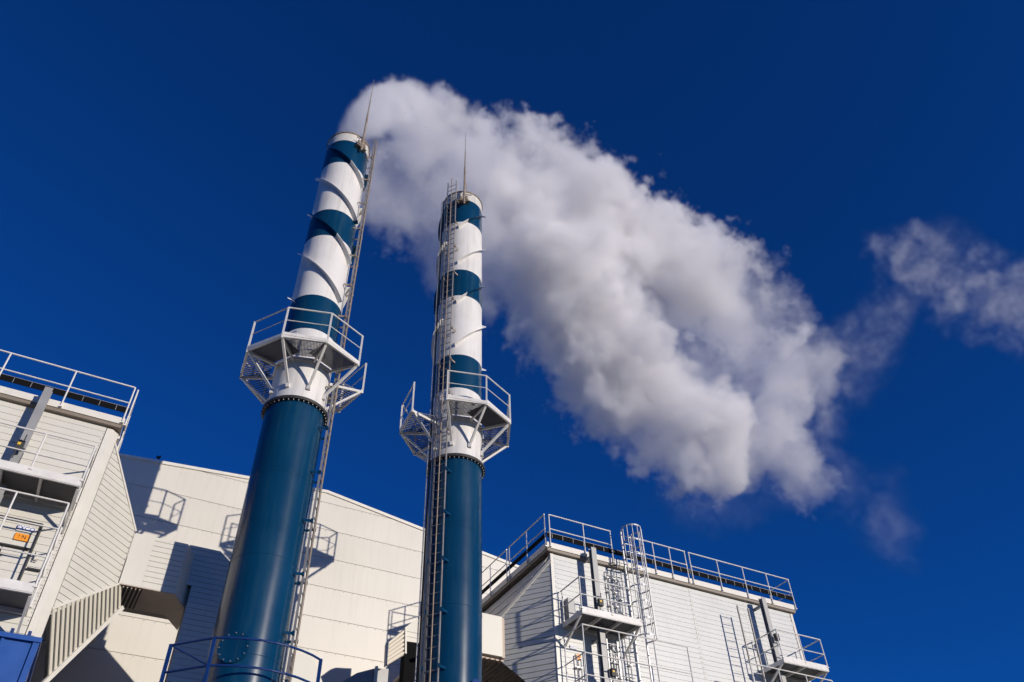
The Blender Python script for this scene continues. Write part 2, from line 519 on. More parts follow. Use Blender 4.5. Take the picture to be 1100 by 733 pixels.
# ribbed soffit under the flank
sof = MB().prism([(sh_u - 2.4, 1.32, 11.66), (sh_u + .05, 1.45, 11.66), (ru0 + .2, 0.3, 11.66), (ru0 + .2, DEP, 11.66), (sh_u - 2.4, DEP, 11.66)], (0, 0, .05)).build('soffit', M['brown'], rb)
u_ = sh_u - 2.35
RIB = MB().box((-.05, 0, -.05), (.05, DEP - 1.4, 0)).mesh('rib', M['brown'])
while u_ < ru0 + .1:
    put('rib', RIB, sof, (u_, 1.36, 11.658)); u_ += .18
# duct housing left of the flank, behind the chimney
mb = MB()
hx0, hx1, hv = 10.55 - RB[0], sh_u - .05, 22.12 - RB[1]
MB().box((hx0, hv, 11.72), (hx1, hv + .5, 13.02)).build('duct_housing', M['cream'], rb)
MB().box((hx1 + .004, hv + .03, 11.70), (hx1 + .10, hv + .2, 13.0)).build('duct_flange', M['brown'], rb)
v2 = 23.05 - RB[1]
h2 = MB().prism([(u - RB[0], v2, z) for u, z in ((9.06, 12.05), (9.06, 12.46), (9.95, 13.32), (10.5, 13.38), (10.5, 12.12))], (0, .4, 0)).build('duct_housing', M['cream'], rb)
for z_ in (12.2, 12.36):
    MB().box((9.08 - RB[0], v2 - .006, z_), (9.7 - RB[0], v2 - .001, z_ + .012)).build('duct_seam', M['backing'], h2)
# slatted slanting panel beside it
lv = v2 - .12
la, lb, lc, ld_ = [(u - RB[0], lv, z) for u, z in ((8.45, 11.80), (9.03, 12.38), (9.08, 11.58), (8.48, 11.12))]
lp = MB().prism([la, lb, lc, ld_], (0, .10, 0)).build('slatted_panel', M['brown'], rb)
for i in range(6):
    t = (i + .5) / 6
    a, b = Vector(la).lerp(Vector(ld_), t), Vector(lb).lerp(Vector(lc), t)
    MB().bar(a + Vector((0, -.03, 0)), b + Vector((0, -.03, 0)), .05, .065, side=(0, 1, 0)).build('slat', M['duct'], lp)
for p, q in ((la, ld_), (lb, lc)):
    MB().bar(Vector(p) + Vector((0, -.05, 0)), Vector(q) + Vector((0, -.05, 0)), .05, .08).build('slat_frame', M['trim'], lp)
MB().box((9.12 - RB[0], v2 - .02, 0), (10.8 - RB[0], v2 + .3, 12.04)).build('recess_shade_wall', M['kick'], rb)  # flat black face stands in for the shade inside the recess
MB().prism([(u - RB[0], v2 + .15, z) for u, z in ((7.0, 0), (7.0, 10.35), (7.72, 10.90), (8.25, 11.12), (8.7, 11.18), (8.7, 0))], (0, 1.0, 0)).build('lower_duct', M['beam'], rb)
MB().box((8.25 - RB[0], v2 + .05, 8.0), (8.33 - RB[0], v2 + .14, 11.16)).build('lower_duct_post', M['railwhite'], rb)
# roof edge and rail
ua, ub, va = roof_edge(rb, ru0 - .05, ru1, 0, DEP, ZT, -1, M['galv'])
hts = [16.33, 15.78]
xs = [ua + .10 + i * (15.95 - 13.25) / 2 for i in range(3)]
rail_part('roof_guard_rail', [(ua + .12, va - .03), (15.72 - RB[0], va - .03)], rb, hts, [(ua + .12, va - .03), (14.55 - RB[0], va - .03), (15.70 - RB[0], va - .03)], ZT + .12, M['railwhite'])
rail_part('roof_guard_rail', [(16.55 - RB[0], va - .03), (19.05 - RB[0], va - .03)], rb, hts, [(u - RB[0], va - .03) for u in (16.58, 17.55, 18.3, 19.02)], ZT + .12, M['railwhite'])
rail_part('roof_guard_rail', [(19.2 - RB[0], va - .03), (ub, va - .03), (ub, 1.0)], rb, hts, [(u - RB[0], va - .03) for u in (19.22, 20.55, 21.8, 23.0, 24.17)] + [(ub, .95)], ZT + .12, M['railwhite'])
rail_part('roof_guard_rail', [(ua - .03, va + .02), (ua - .03, 2.45)], rb, hts, [(ua - .03, v) for v in (va + .04, 1.15, 2.42)], ZT + .12, M['galv'])
rail_part('roof_guard_rail', [(ua - .03, 2.60), (ua - .03, 5.3)], rb, hts, [(ua - .03, v) for v in (2.62, 3.9, 5.25)], ZT + .12, M['galv'])
# platforms, ladders, columns
wall_platform(rb, 13.50 - RB[0], 15.75 - RB[0], -1.2, 0, 12.42, [13.62, 13.05], 1, 'l')
wall_platform(rb, 13.46 - RB[0], 17.45 - RB[0], -1.2, 0, 9.75, [12.06, 11.2, 10.55], 1, 'l')
wall_platform(rb, 21.66 - RB[0], 23.76 - RB[0], -1.2, 0, 12.28, [13.44, 12.9], 1)
wall_platform(rb, 20.05 - RB[0], 23.77 - RB[0], -1.2, 0, 9.75, [11.98, 11.2, 10.55], 1, '')
wall_ladder(rb, 16.22 - RB[0], -.42, 0.3, 16.25, cage_from=12.3, width=.46)
wall_ladder(rb, 20.9 - RB[0], -.62, 9.8, 14.35, cage_from=None, width=.5, steel='ladder')
lad2 = wall_ladder(rb, 15.15 - RB[0], -.30, 9.9, 12.3, width=.4)
beam(rb, 14.65 - RB[0], -.55, -.01, 9.0, 15.25)
beam(rb, 22.16 - RB[0], -.55, -.01, 9.0, 15.02)
junction(rb, 14.48 - RB[0], -.80, 13.05)
junction(rb, 14.75 - RB[0], -.70, 10.9)
junction(rb, 22.05 - RB[0], -.78, 13.3)
MB().box((13.62 - RB[0], -.28, 12.62), (13.86 - RB[0], -.06, 13.35)).build('control_cabinet', M['beam'], rb)
# cable risers and small pipework beside the ladder
for i, (u_, z0_, z1_) in enumerate(((15.42, 12.7, 14.75), (15.56, 12.8, 14.6), (15.70, 12.7, 14.9), (15.9, 12.5, 14.5), (15.3, 9.8, 12.2), (15.5, 9.8, 12.0), (15.95, 9.8, 12.1), (13.9, 9.9, 11.6), (14.05, 9.9, 11.5))):
    mb = MB().tube((u_ - RB[0], -.10, z0_), (u_ - RB[0], -.10, z1_), .02)
    mb.tube((u_ - RB[0], -.10, z1_), (u_ - RB[0], 0.02, z1_), .02)
    z_ = z0_ + .3
    while z_ < z1_:
        mb.box((u_ - RB[0] - .05, -.13, z_), (u_ - RB[0] + .05, 0.01, z_ + .03)); z_ += .5
    mb.build('conduit', M['galv'], rb)
for z_ in (13.25, 14.2, 14.6, 11.2):
    MB().tube((15.38 - RB[0], -.13, z_), (16.02 - RB[0], -.13, z_), .02).build('conduit', M['galv'], rb)

# ------------------------------------------------------------------ left filter building (mirror arrangement)
LB = (-4.4, 20.2)
lb_ = thing('filter_building', 'cream clad filter building with two railed platforms at the left edge of the picture', 'building', W(*LB), YAW)
lu1 = -0.77 - LB[0]
lu0 = lu1 - 9.0
MB().box((lu0, .2, 0), (lu1 - .3, DEP, ZT - .02)).build('core', M['backing'], lb_)
cladding('front_wall', (0, 0, 0), (1, 0, 0), (0, -1, 0), [(lu0, 0.3), (lu1 - .16, 0.3), (lu1 - .16, ZT), (lu0, ZT)], 0.19, lb_, M['cream'], gap=.010, thick=.02)
ch_o = Vector((lu1, 0, 0)); ch_e = Vector((s2, s2, 0)); ch_n = Vector((s2, -s2, 0))
cladding('chamfer_wall', ch_o, ch_e, ch_n, [(0.26, 9.9), (1.93, 11.42), (1.93, 12.93), (0.26, 14.55)], 0.165, lb_, M['cream'], gap=.016, thick=.02, z_off=.05)
tp = [(-.14, -.012, 0), (0.0, -.012, 0), (.23 * s2 + .008, .23 * s2 - .008, 0), (.23 * s2 - .03, .23 * s2 + .03, 0), (-.02, .06, 0), (-.14, .06, 0)]
MB().prism([(lu1 + a, b, 9.3) for a, b, c in tp], (0, 0, 14.94 - 9.3)).build('corner_trim', M['trim'], lb_)
pe = [ch_o + ch_e * 1.95 + Vector((0, 0, 12.95)), ch_o + ch_e * .2 + Vector((0, 0, 14.66))]
MB().bar(pe[0], pe[1], .05, .06, side=(ch_n.x, ch_n.y, 0)).build('diagonal_trim', M['trim'], lb_)
fl_u = lu1 + 1.95 * s2
sc_ = MB()
z_ = 11.6
while z_ < 12.9:
    p = ch_o + ch_e * 1.88 + ch_n * .004 + Vector((0, 0, z_)); sc_.box(tuple(p - Vector((.014, .014, .014))), tuple(p + Vector((.014, .014, .014)))); z_ += .165
z_ = 9.6
while z_ < 14.9:
    sc_.box((lu1 - .20, -.007, z_), (lu1 - .178, .002, z_ + .022)); z_ += .19
sc_.build('wall_screws', M['backing'], lb_, kind='stuff')
shoulder = [(lu1 - .05, .03, 14.9), (fl_u, 1.95 * s2, 12.93), (fl_u, DEP, 12.93), (lu1 - .05, DEP, 14.9)]
MB().prism(shoulder, (-.09, 0, -.05)).build('shoulder_panel', M['duct'], lb_)
MB().box((fl_u - .08, 1.95 * s2 + .02, 11.5), (fl_u, DEP, 12.90)).build('flank_wall', M['duct'], lb_)
ua, ub, va = roof_edge(lb_, lu0, lu1 + .05, 0, DEP, ZT, 1, M['galv'])
rail_part('roof_guard_rail', [(lu0, va - .03), (ub - .05, va - .03)], lb_, hts, [(u - LB[0], va - .03) for u in (-6.9, -5.35, -3.76, -2.15)] + [(ub - .05, va - .03)], ZT + .12, M['railwhite'])
rail_part('roof_guard_rail', [(ub + .04, va + .05), (ub + .04, 3.6)], lb_, hts, [(ub + .04, v) for v in (va + .07, 1.2, 2.4, 3.55)], ZT + .12, M['railwhite'])
# hanging steps under the side walkway
for i in range(6):
    v_ = .35 + i * .75
    MB().box((ub - .35, v_, ZT - .02 - .02), (ub + .02, v_ + .25, ZT + .05)).build('walkway_bracket', M['trim'], lb_)
wall_platform(lb_, -4.3 - LB[0], -0.95 - LB[0], -1.2, 0, 12.40, [13.57, 12.98], -1)
wall_platform(lb_, -4.3 - LB[0], -1.03 - LB[0], -1.2, 0, 9.70, [11.92, 11.25, 10.55], -1)
beam(lb_, -2.53 - LB[0], -.55, -.01, 12.55, 15.34)
beam(lb_, -2.53 - LB[0], -.55, -.01, 9.0, 12.38)
junction(lb_, -2.62 - LB[0], -.80, 13.25)
MB().box((-2.15 - LB[0], -.05, 12.62), (-1.25 - LB[0], -.004, 12.98)).build('service_panel', M['duct'], lb_)
# outlined maintenance door frame on the wall below the upper platform
df = MB()
for p, q in (((-4.0, 11.86), (-1.45, 11.86)), ((-1.45, 11.86), (-1.45, 10.0)), ((-4.0, 11.2), (-1.50, 11.2)), ((-1.12, 10.75), (-1.40, 10.75))):
    df.tube((p[0] - LB[0], -.05, p[1]), (q[0] - LB[0], -.05, q[1]), .028)
df.build('pipe_frame', M['dark'], lb_, True)
for u_ in (-2.05, -1.35):
    MB().tube((u_ - LB[0], -.06, 10.95), (u_ - LB[0], -.06, 11.15), .012).tube((u_ - LB[0], -.06, 10.95), (u_ - LB[0] + .09, -.06, 10.95), .012).build('door_handle', M['dark'], lb_)
# ribbed slanting hopper side under the chamfer
Ar, Br = Vector((-.62 - LB[0], 20.35 - LB[1], 10.02)), Vector((.68 - LB[0], 21.66 - LB[1], 11.53))
Cr, Dr = Vector((.86 - LB[0], 21.95 - LB[1], 11.02)), Vector((-.20 - LB[0], 20.95 - LB[1], 8.72))
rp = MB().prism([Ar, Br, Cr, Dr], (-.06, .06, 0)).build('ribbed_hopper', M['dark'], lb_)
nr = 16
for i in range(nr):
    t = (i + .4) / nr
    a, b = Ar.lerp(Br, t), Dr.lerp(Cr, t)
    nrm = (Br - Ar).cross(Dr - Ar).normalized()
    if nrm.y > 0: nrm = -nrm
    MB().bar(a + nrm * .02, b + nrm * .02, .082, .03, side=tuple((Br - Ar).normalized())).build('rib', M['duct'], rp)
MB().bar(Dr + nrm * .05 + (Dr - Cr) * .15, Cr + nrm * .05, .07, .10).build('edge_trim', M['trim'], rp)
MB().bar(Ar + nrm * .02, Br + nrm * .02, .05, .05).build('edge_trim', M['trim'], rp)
# lower corner piece and shaded hopper body
MB().prism([(-.95 - LB[0], .10, 8.0), (-.60 - LB[0], .16, 8.0), (-.60 - LB[0], .16, 10.0), (-.95 - LB[0], .10, 10.0)], (0, .3, 0)).build('corner_skirt', M['cream'], lb_)
# duct box behind the left chimney
bx0, bx1 = .62 - LB[0], 2.0 - LB[0]
bv = 21.55 - LB[1]
plan = [(u - LB[0], v - LB[1]) for u, v in ((.62, 21.55), (2.0, 21.55), (2.48, 22.40), (2.54, 23.75), (2.02, 22.90), (.70, 22.95))]
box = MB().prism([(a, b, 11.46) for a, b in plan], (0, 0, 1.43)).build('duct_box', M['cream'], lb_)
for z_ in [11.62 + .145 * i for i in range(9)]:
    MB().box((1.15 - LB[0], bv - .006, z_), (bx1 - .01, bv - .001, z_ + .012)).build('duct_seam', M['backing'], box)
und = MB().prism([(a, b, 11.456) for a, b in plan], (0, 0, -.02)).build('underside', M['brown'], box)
gl = MB()
for i in range(5):
    u_ = .74 - LB[0] + i * .10
    gl.box((u_, bv + .06, 11.40), (u_ + .03, bv + 1.3, 11.431))
gl.build('grille', M['brown'], box, kind='stuff')
MB().box((.70 - LB[0], bv + .05, 11.425), (1.22 - LB[0], bv + 1.32, 11.4315)).build('grille_backing', M['dark'], box)
# clad lower wall beyond the duct box
wl_ = cladding('lower_wall', (0, 22.05 - LB[1], 0), (1, 0, 0), (0, -1, 0), [(2.42 - LB[0], 0.3), (4.60 - LB[0], 0.3), (4.60 - LB[0], 11.85), (2.95 - LB[0], 13.15), (2.42 - LB[0], 13.15)], 0.15, lb_, M['siding'], gap=.012, thick=.02, back=.4)
cladding('lower_wall', (0, 22.05 - LB[1], 0), (1, 0, 0), (0, -1, 0), [(2.10 - LB[0], 12.0), (2.418 - LB[0], 12.0), (2.418 - LB[0], 13.15), (2.10 - LB[0], 13.15)], 0.15, lb_, M['siding'], gap=.012, thick=.02, back=.4)
MB().prism([(u - LB[0], 22.5 - LB[1], z) for u, z in ((5.60, 0), (5.60, 10.85), (6.08, 10.95), (6.50, 10.25), (6.9, 9.3), (6.9, 0))], (0, .5, 0)).build('lower_duct', M['cream'], lb_)
cladding('upper_wall', (0, 22.98 - LB[1], 0), (1, 0, 0), (0, -1, 0), [(.62 - LB[0], 11.5), (2.50 - LB[0], 11.5), (2.50 - LB[0], 13.60), (.62 - LB[0], 13.60)], 0.15, lb_, M['siding'], gap=.012, thick=.02, back=.3)

# signs on the left building
def text_mesh(txt, size, material, name):
    cu = bpy.data.curves.new(name, 'FONT')
    cu.body, cu.size, cu.extrude, cu.align_x, cu.align_y = txt, size, 0.002, 'CENTER', 'CENTER'
    to = bpy.data.objects.new(name, cu)
    COL.objects.link(to)
    dg = bpy.context.evaluated_depsgraph_get()
    me = bpy.data.meshes.new_from_object(to.evaluated_get(dg))
    bpy.data.objects.remove(to); bpy.data.curves.remove(cu)
    me.materials.clear(); me.materials.append(material)
    return me
def sign(u, v, z, w, h, plate, txt, ink, size, label):
    t = thing('sign', label, 'sign', W(u, v, z), YAW)
    MB().box((-w / 2, -.008, -h / 2), (w / 2, 0, h / 2)).build('plate', plate, t)
    put('lettering', text_mesh(txt, size, ink, 'lettering'), t, (0, -.011, 0), (R(90), 0, 0))
    return t
sign(-1.75, 20.17, 11.68, .36, .15, M['plate'], 'EXCO', M['inkblue'], .145, 'white sign plate with blue lettering on the left filter building wall')
sign(-1.75, 20.17, 11.46, .32, .17, M['orange'], '! N', M['ink'], .13, 'orange warning sign below the blue lettered plate on the left building')
sign(13.86, 20.83, 11.86, .26, .10, M['plate'], 'EXCO', M['inkblue'], .10, 'white sign plate with blue lettering under the right building platform')
sign(14.02, 20.83, 11.58, .20, .18, M['orange'], '! N', M['ink'], .10, 'small orange warning sign under the right building platform')

# ------------------------------------------------------------------ chimneys
BANDS = [(16.35, 19.10, 'white'), (19.10, 20.60, 'teal'), (20.60, 23.60, 'white'), (23.60, 25.05, 'teal'), (25.05, 28.0, 'white'), (28.0, 29.5, 'teal'), (29.5, 30.06, 'white')]
RC, RU = 0.85, 0.835
def band_of(z):
    for a, b, c in BANDS:
        if a <= z < b: return 0 if c == 'white' else 1
    return 0
BOLT = MB().tube((0, 0, -.045), (0, 0, .0), .012, n=6).mesh('bolt', M['galv'])
def polar(r, az, z):
    return Vector((r * math.cos(R(az)), r * math.sin(R(az)), z))
def chimney(cx, cy, label, hand, z_ref, az_ref, lad_az, deck_az, gap_i, rod_az, nozzle_az):
    t = thing('chimney', label, 'chimney', (cx, cy, 0), 0, 'striped twin chimneys')
    # lower shell in welded courses
    zc = [0, 3.2, 6.1, 9.0, 11.45, 13.85, 16.245]
    for a, b in zip(zc, zc[1:]):
        MB().lathe([(RC, a + .004), (RC, b - .004), (RC - .05, b - .004), (RC - .05, a + .004)], 96).build('shell_course', M['teal'], t, True)
        if b < 16:
            MB().lathe([(RC - .02, b - .008), (RC + .004, b - .006), (RC + .006, b), (RC + .004, b + .006), (RC - .02, b + .008)], 96).build('weld_seam', M['teal'], t, True)
    # flange pair and bolts
    fl = MB().lathe([(RC - .06, 16.245), (.95, 16.245), (.95, 16.29), (RC - .06, 16.29)], 96).build('flange', M['flange'], t, True)
    MB().lathe([(RC - .06, 16.298), (.945, 16.298), (.945, 16.345), (RC - .06, 16.345)], 96).build('flange_upper', M['flange'], fl, True)
    for i in range(40):
        p = polar(.905, i * 9 + 2, 16.245)
        put('bolt', BOLT, fl, p)
    # upper bands
    for a, b, c in BANDS[:-1]:
        MB().lathe([(RU, a + .002), (RU, b - .002), (RU - .06, b - .002), (RU - .06, a + .002)], 96).build('shell_band', M[c], t, True, label=('white' if c == 'white' else 'petrol blue') + ' painted band of the chimney shell')
    a, b, c = BANDS[-1]
    MB().lathe([(RU, a + .002), (RU, b), (RU - .03, b), (RU - .03, a + .002)], 96).build('shell_band', M['sooty'], t, True, label='white top band of the chimney shell')
    MB().lathe([(RU - .06, b - .04), (RU + .035, b - .04), (RU + .035, b + .012), (RU - .06, b + .012)], 96).build('rim', M['rusty'], t, True)
    MB().lathe([(RU - .18, 24.0), (RU - .18, b + .06), (RU - .20, b + .06), (RU - .20, 24.0)], 64).build('liner', M['dark'], t, True)
    # helical strakes, three starts, broken off near the ladder
    pitch = 6.6
    for s_ in range(12):
        for turn in (0,):
            z_top0 = z_ref - 2.2 * (s_ - 3)
            segs, cur = [], []
            for i in range(0, 121):
                az = az_ref - 180 + i * 3
                z = z_top0 + hand * pitch * (az - az_ref) / 360.0
                dl = (az - lad_az + 180) % 360 - 180
                if 20.7 <= z <= 29.35 and abs(dl) > 15:
                    cur.append((az, z))
                else:
                    if len(cur) > 3: segs.append(cur)
                    cur = []
            if len(cur) > 3: segs.append(cur)
            for sg in segs:
                mb = MB(); w, th = 0.17, 0.03
                for (a0, z0), (a1, z1) in zip(sg, sg[1:]):
                    q = []
                    for az, z in ((a0, z0), (a1, z1)):
                        q += [polar(RU - .01, az, z - th / 2), polar(RU + w, az, z - th / 2), polar(RU + w, az, z + th / 2), polar(RU - .01, az, z + th / 2)]
                    f = [(0, 1, 5, 4), (1, 2, 6, 5), (2, 3, 7, 6), (3, 0, 4, 7)]
                    if (a0, z0) == sg[0]: f.append((0, 1, 2, 3))
                    if (a1, z1) == sg[-1]: f.append((4, 5, 6, 7))
                    mb.add(q, f, band_of((z0 + z1) / 2))
                mb.build('strake', [M['white'], M['teal']], t)
    # ladder with standoffs, rungs and cable conduits
    c_, s_ = math.cos(R(lad_az)), math.sin(R(lad_az))
    rad, tan = Vector((c_, s_, 0)), Vector((-s_, c_, 0))
    st = MB(); rl = RC + .20
    for k_ in (-1, 1):
        p = rad * rl + tan * (.2 * k_)
        st.bar(p + Vector((0, 0, 2.5)), p + Vector((0, 0, 30.6)), .022, .06, side=tuple(tan))
    ld = st.build('ladder', M['ladder'], t)
    z = 2.7
    while z < 30.5:
        put('rung', RUNG_DARK, ld, rad * rl + Vector((0, 0, z)), (0, 0, R(lad_az + 90))); z += .3
    rl_ = MB().tube(rad * (rl + .05) + Vector((0, 0, 2.5)), rad * (rl + .05) + Vector((0, 0, 30.8)), .018)
    rl_.build('safety_rail', M['rusty'], ld, True)
    z = 3.7
    while z < 30.0:
        for k_ in (-1, 1):
            mb = MB()
            mb.bar(rad * (RU - .02) + tan * (.28 * k_) + Vector((0, 0, z)), rad * (rl + .03) + tan * (.22 * k_) + Vector((0, 0, z)), .012, .07)
            mb.box(tuple(rad * rl + tan * (.235 * k_) + Vector((-.03, -.03, z - .05))), tuple(rad * rl + tan * (.235 * k_) + Vector((.03, .03, z + .05))))
            mb.build('standoff', M['teal'] if (z < 16.2) else M['rusty'], ld)
        z += 1.5
    for j, off in enumerate((.36, .45, .52) if hand > 0 else ()):
        sd = -1 if hand > 0 else 1
        p = rad * (RC + .07) - tan * (off * (1 if hand > 0 else -1))
        MB().tube(p + Vector((0, 0, 2.0)), p + Vector((0, 0, 29.6)), .02 + .006 * (j == 1)).build('cable_conduit', M['galv'] if j != 1 else M['dark'], t, True)
    # nine-sided platform on raking brackets, one side left open for the ladder
    RD, ZD = 1.85, 17.75
    vt = [deck_az + 40 * i for i in range(9)]
    rim_b = MB(); 
    for i in range(9):
        if i == gap_i: continue
        a, b = vt[i], vt[i] + 40
        p, q = polar(RD, a, ZD + .07), polar(RD, b, ZD + .07)
        mid = polar(1, a + 20, 0)
        dk = MB()
        dk.bar(p, q, .06, .12)
        dk.bar(polar(RC + .05, a + 1, ZD + .06), polar(RC + .05, b - 1, ZD + .06), .05, .10)
        d_ = dk.build('deck_section', M['railwhite'], t)
        gr = MB()
        closed = a + 20 in range(-125, -25)             # the sections towards the yard carry close grating, the rest is open frame
        n_ = 30 if closed else 13
        for k_ in range(1, n_):
            f = k_ / n_
            pi = polar((RC + .08), a + 40 * f, ZD + .10)
            po = p.lerp(q, f); po.z = ZD + .10
            # bars parallel to the bisector
            gr.bar(po * 0.985 + Vector((0, 0, po.z * .015)), Vector((po.x, po.y, 0)) - mid * (RD * .94 - RC - .08) + Vector((0, 0, po.z)), .012, .035)
        m_ = 15 if closed else 3
        for k_ in range(1, m_):
            f = k_ / m_
            rr = RC + .1 + (RD - RC - .15) * f
            gr.bar(polar(rr, a, ZD + .115), polar(rr, b, ZD + .115), .012, .02)
        gr.build('grating', M['grate'], d_, kind='stuff')
        MB().bar(p + mid * .035 + Vector((0, 0, .08)), q + mid * .035 + Vector((0, 0, .02)), .01, .11).build('toe_board', M['railwhite'], d_)
        rg = MB()
        rg.tube(polar(RD + .01, a, ZD + 1.22), polar(RD + .01, b, ZD + 1.22), .024)
        rg.tube(polar(RD + .01, a, ZD + .70), polar(RD + .01, b, ZD + .70), .014)
        rg.build('guard_rail', M['railwhite'], d_, True)
    for i in range(9):
        a = vt[i]
        br = MB()
        br.bar(polar(RC - .02, a, ZD + .02), polar(RD + .02, a, ZD + .02), .05, .09)
        br.bar(polar(RC - .03, a, 16.78), polar(RD - .06, a, ZD - .02), .07, .06)
        br.box(tuple(polar(RC + .01, a, 16.70) - Vector((.05, .05, 0))), tuple(polar(RC + .01, a, 16.86) + Vector((.05, .05, 0))))
        bo = br.build('bracket', M['railwhite'], t)
        MB().bar(polar(RD + .02, a, ZD - .02), polar(RD + .02, a, ZD + 1.23), .05, .03).build('post', M['railwhite'], bo)
    # inspection nozzle above the platform
    nz = MB().tube(polar(RU - .05, nozzle_az, 18.62), polar(RU + .16, nozzle_az, 18.62), .15, n=24).tube(polar(RU + .16, nozzle_az, 18.62), polar(RU + .21, nozzle_az, 18.62), .20, n=24)
    nz.build('inspection_nozzle', M['white'], t, True)
    MB().tube(polar(RU - .05, nozzle_az + 62, 18.55), polar(RU + .12, nozzle_az + 62, 18.55), .055, n=16).build('sampling_port', M['dark'], t, True)
    # lightning rod with mast and warning lamp bracket at the mouth
    rp_ = polar(RU + .16, rod_az, 0)
    rd = MB().tube(rp_ + Vector((0, 0, 29.)), rp_ + Vector((0, 0, 31.7)), .045, .040).tube(rp_ + Vector((0, 0, 31.7)), rp_ + Vector((0, 0, 32.8)), .030, .026).tube(rp_ + Vector((0, 0, 32.8)), rp_ + Vector((0, 0, 34.5)), .018, .008)
    rod = rd.build('lightning_rod', M['rusty'], t, True)
    for z_ in (29.1, 29.7, 31.2):
        MB().tube(rp_ + Vector((0, 0, z_)), rp_ + Vector((0, 0, z_ + .10)), .05).build('clamp', M['rusty'], rod)
    for z_ in (29.16, 29.74):
        MB().bar(polar(RU, rod_az, z_), rp_ + Vector((0, 0, z_)), .05, .06).build('clamp_arm', M['rusty'], rod)
    MB().tube(polar(RU - .1, rod_az + 10, 30.08), rp_ + Vector((0, 0, 31.1)), .012).build('stay', M['rusty'], rod)
    lm = MB().bar(polar(RU + .1, rod_az - 14, 29.25), polar(RU + .1, rod_az + 14, 29.25), .20, .05)
    for k_ in (-8, 6):
        lm.tube(polar(RU + .15, rod_az + k_, 29.28), polar(RU + .15, rod_az + k_, 29.5), .07, n=12)
    lm.bar(polar(RU + .20, rod_az - 16, 29.65), polar(RU + .20, rod_az + 18, 29.65), .03, .03)
    lm.build('lamp_bracket', M['rusty'], t)
    MB().tube(polar(RU + .15, rod_az - 8, 29.5), polar(RU + .15, rod_az - 8, 29.66), .055, .04, n=12).build('warning_lamp', M['white'], t)
    cable = MB()
    prev = None
    for i in range(9):
        az = rod_az + (((lad_az - rod_az + 180) % 360) - 180) * i / 8
        p = polar(RU + .06, az, 29.55 - .25 * math.sin(math.pi * i / 8) - .3 * i / 8)
        if prev is not None: cable.tube(prev, p, .016)
        prev = p
    cable.build('cable', M['dark'], t, True)
    return t

chL = chimney(-6.42, 18.52, 'banded chimney with steam leaving its mouth, the left one of the pair', -1, 28.13, -67, 3, -176, 4, -42, -104)
chR = chimney(-1.95, 21.61, 'banded chimney without steam of its own, its ladder facing the viewer', 1, 28.13, -64, -112, -175, 1, -82, -108)

# blue service platform round the foot of the left chimney
mb = MB()
arc = [(2.05, -121)] + [(2.05, -91 + 71 * i / 8) for i in range(9)]
for h in (8.83, 8.25):
    mb.path([polar(r, a, h) for r, a in arc], .026)
mb.path([polar(2.05, -121, 8.83), polar(2.05, -91, 8.25)], .018)
bp_ = mb.build('base_guard_rail', M['bluerail'], chL, True)
for a in (-121, -91, -20):
    MB().bar(polar(2.05, a, 7.6), polar(2.05, a, 8.85), .07, .05).build('post', M['bluerail'], bp_)
for a in range(-200, 40, 20):
    MB().prism([polar(.9, a, 7.6), polar(2.1, a, 7.6), polar(2.1, a + 20, 7.6), polar(.9, a + 20, 7.6)], (0, 0, .05)).build('base_deck', M['grate'], bp_)
for a in (-150, -90, -30):
    MB().bar(polar(2.0, a, 0), polar(2.0, a, 7.6), .14, .14).build('support_leg', M['bluerail'], bp_)
# bolted manhole on the left chimney
mh_az, mh_z = -92, 9.12
rv = polar(1, mh_az, 0)
md = MB().tube(rv * (RC - .05) + Vector((0, 0, mh_z)), rv * (RC + .03) + Vector((0, 0, mh_z)), .36, n=32).build('manhole_cover', M['teal'], chL, True)
for i in range(12):
    a = 2 * math.pi * i / 12
    tn = Vector((-rv.y, rv.x, 0))
    p = rv * (RC + .03) + tn * (.32 * math.cos(a)) + Vector((0, 0, mh_z + .32 * math.sin(a)))
    MB().tube(p, p + rv * .025, .012, n=6).build('bolt', M['galv'], md)
# blue pipe stub at the foot of the right chimney
pz = 9.28
sb = MB().tube(polar(.6, -42, pz), polar(1.0, -42, pz), .13, n=20).tube(polar(.97, -42, pz), polar(1.02, -42, pz), .19, n=20)
sb.build('pipe_stub', M['bluerail'], chR, True)

# ------------------------------------------------------------------ blue cabin at lower left
CBV = 17.5
cab = thing('container', 'bright blue steel container at the lower left corner below the platforms', 'container', W(-1.6, CBV), YAW)
cu1 = -.51 + 1.6; cu0 = cu1 - 5.0
MB().box((cu0, 0.02, 0), (cu1 - .02, 2.4, 8.15)).build('body', M['blue'], cab)
MB().box((cu0, -.06, 8.15), (cu1 + .03, 2.45, 8.24)).build('roof_edge', M['blue'], cab)
MB().box((cu1 - .10, -.03, 0), (cu1 + .01, .10, 8.148)).build('corner_post', M['blue'], cab)
u_ = cu0 + .2
while u_ < cu1 - .15:
    MB().box((u_, -.012, .1), (u_ + .05, .018, 8.146)).build('panel_rib', M['blue'], cab); u_ += .52
mb = MB()
for u_ in (cu1 - .55, cu1 - .9, cu1 - .25):
    mb.box((u_, .02, 8.24), (u_ + .06, .12, 8.36))
mb.build('lifting_lug', M['bluerail'], cab)

# ------------------------------------------------------------------ steam
def px_ray(x, y):
    return fw + rt * ((x - 550) / FPX) - up * ((y - 366.5) / FPX)
def at(x, y, dh):                     # where a plume section stands: a direction and a ground distance
    d = px_ray(x, y)
    return Vector((0, 0, 1.6)) + d * (dh / math.hypot(d.x, d.y))

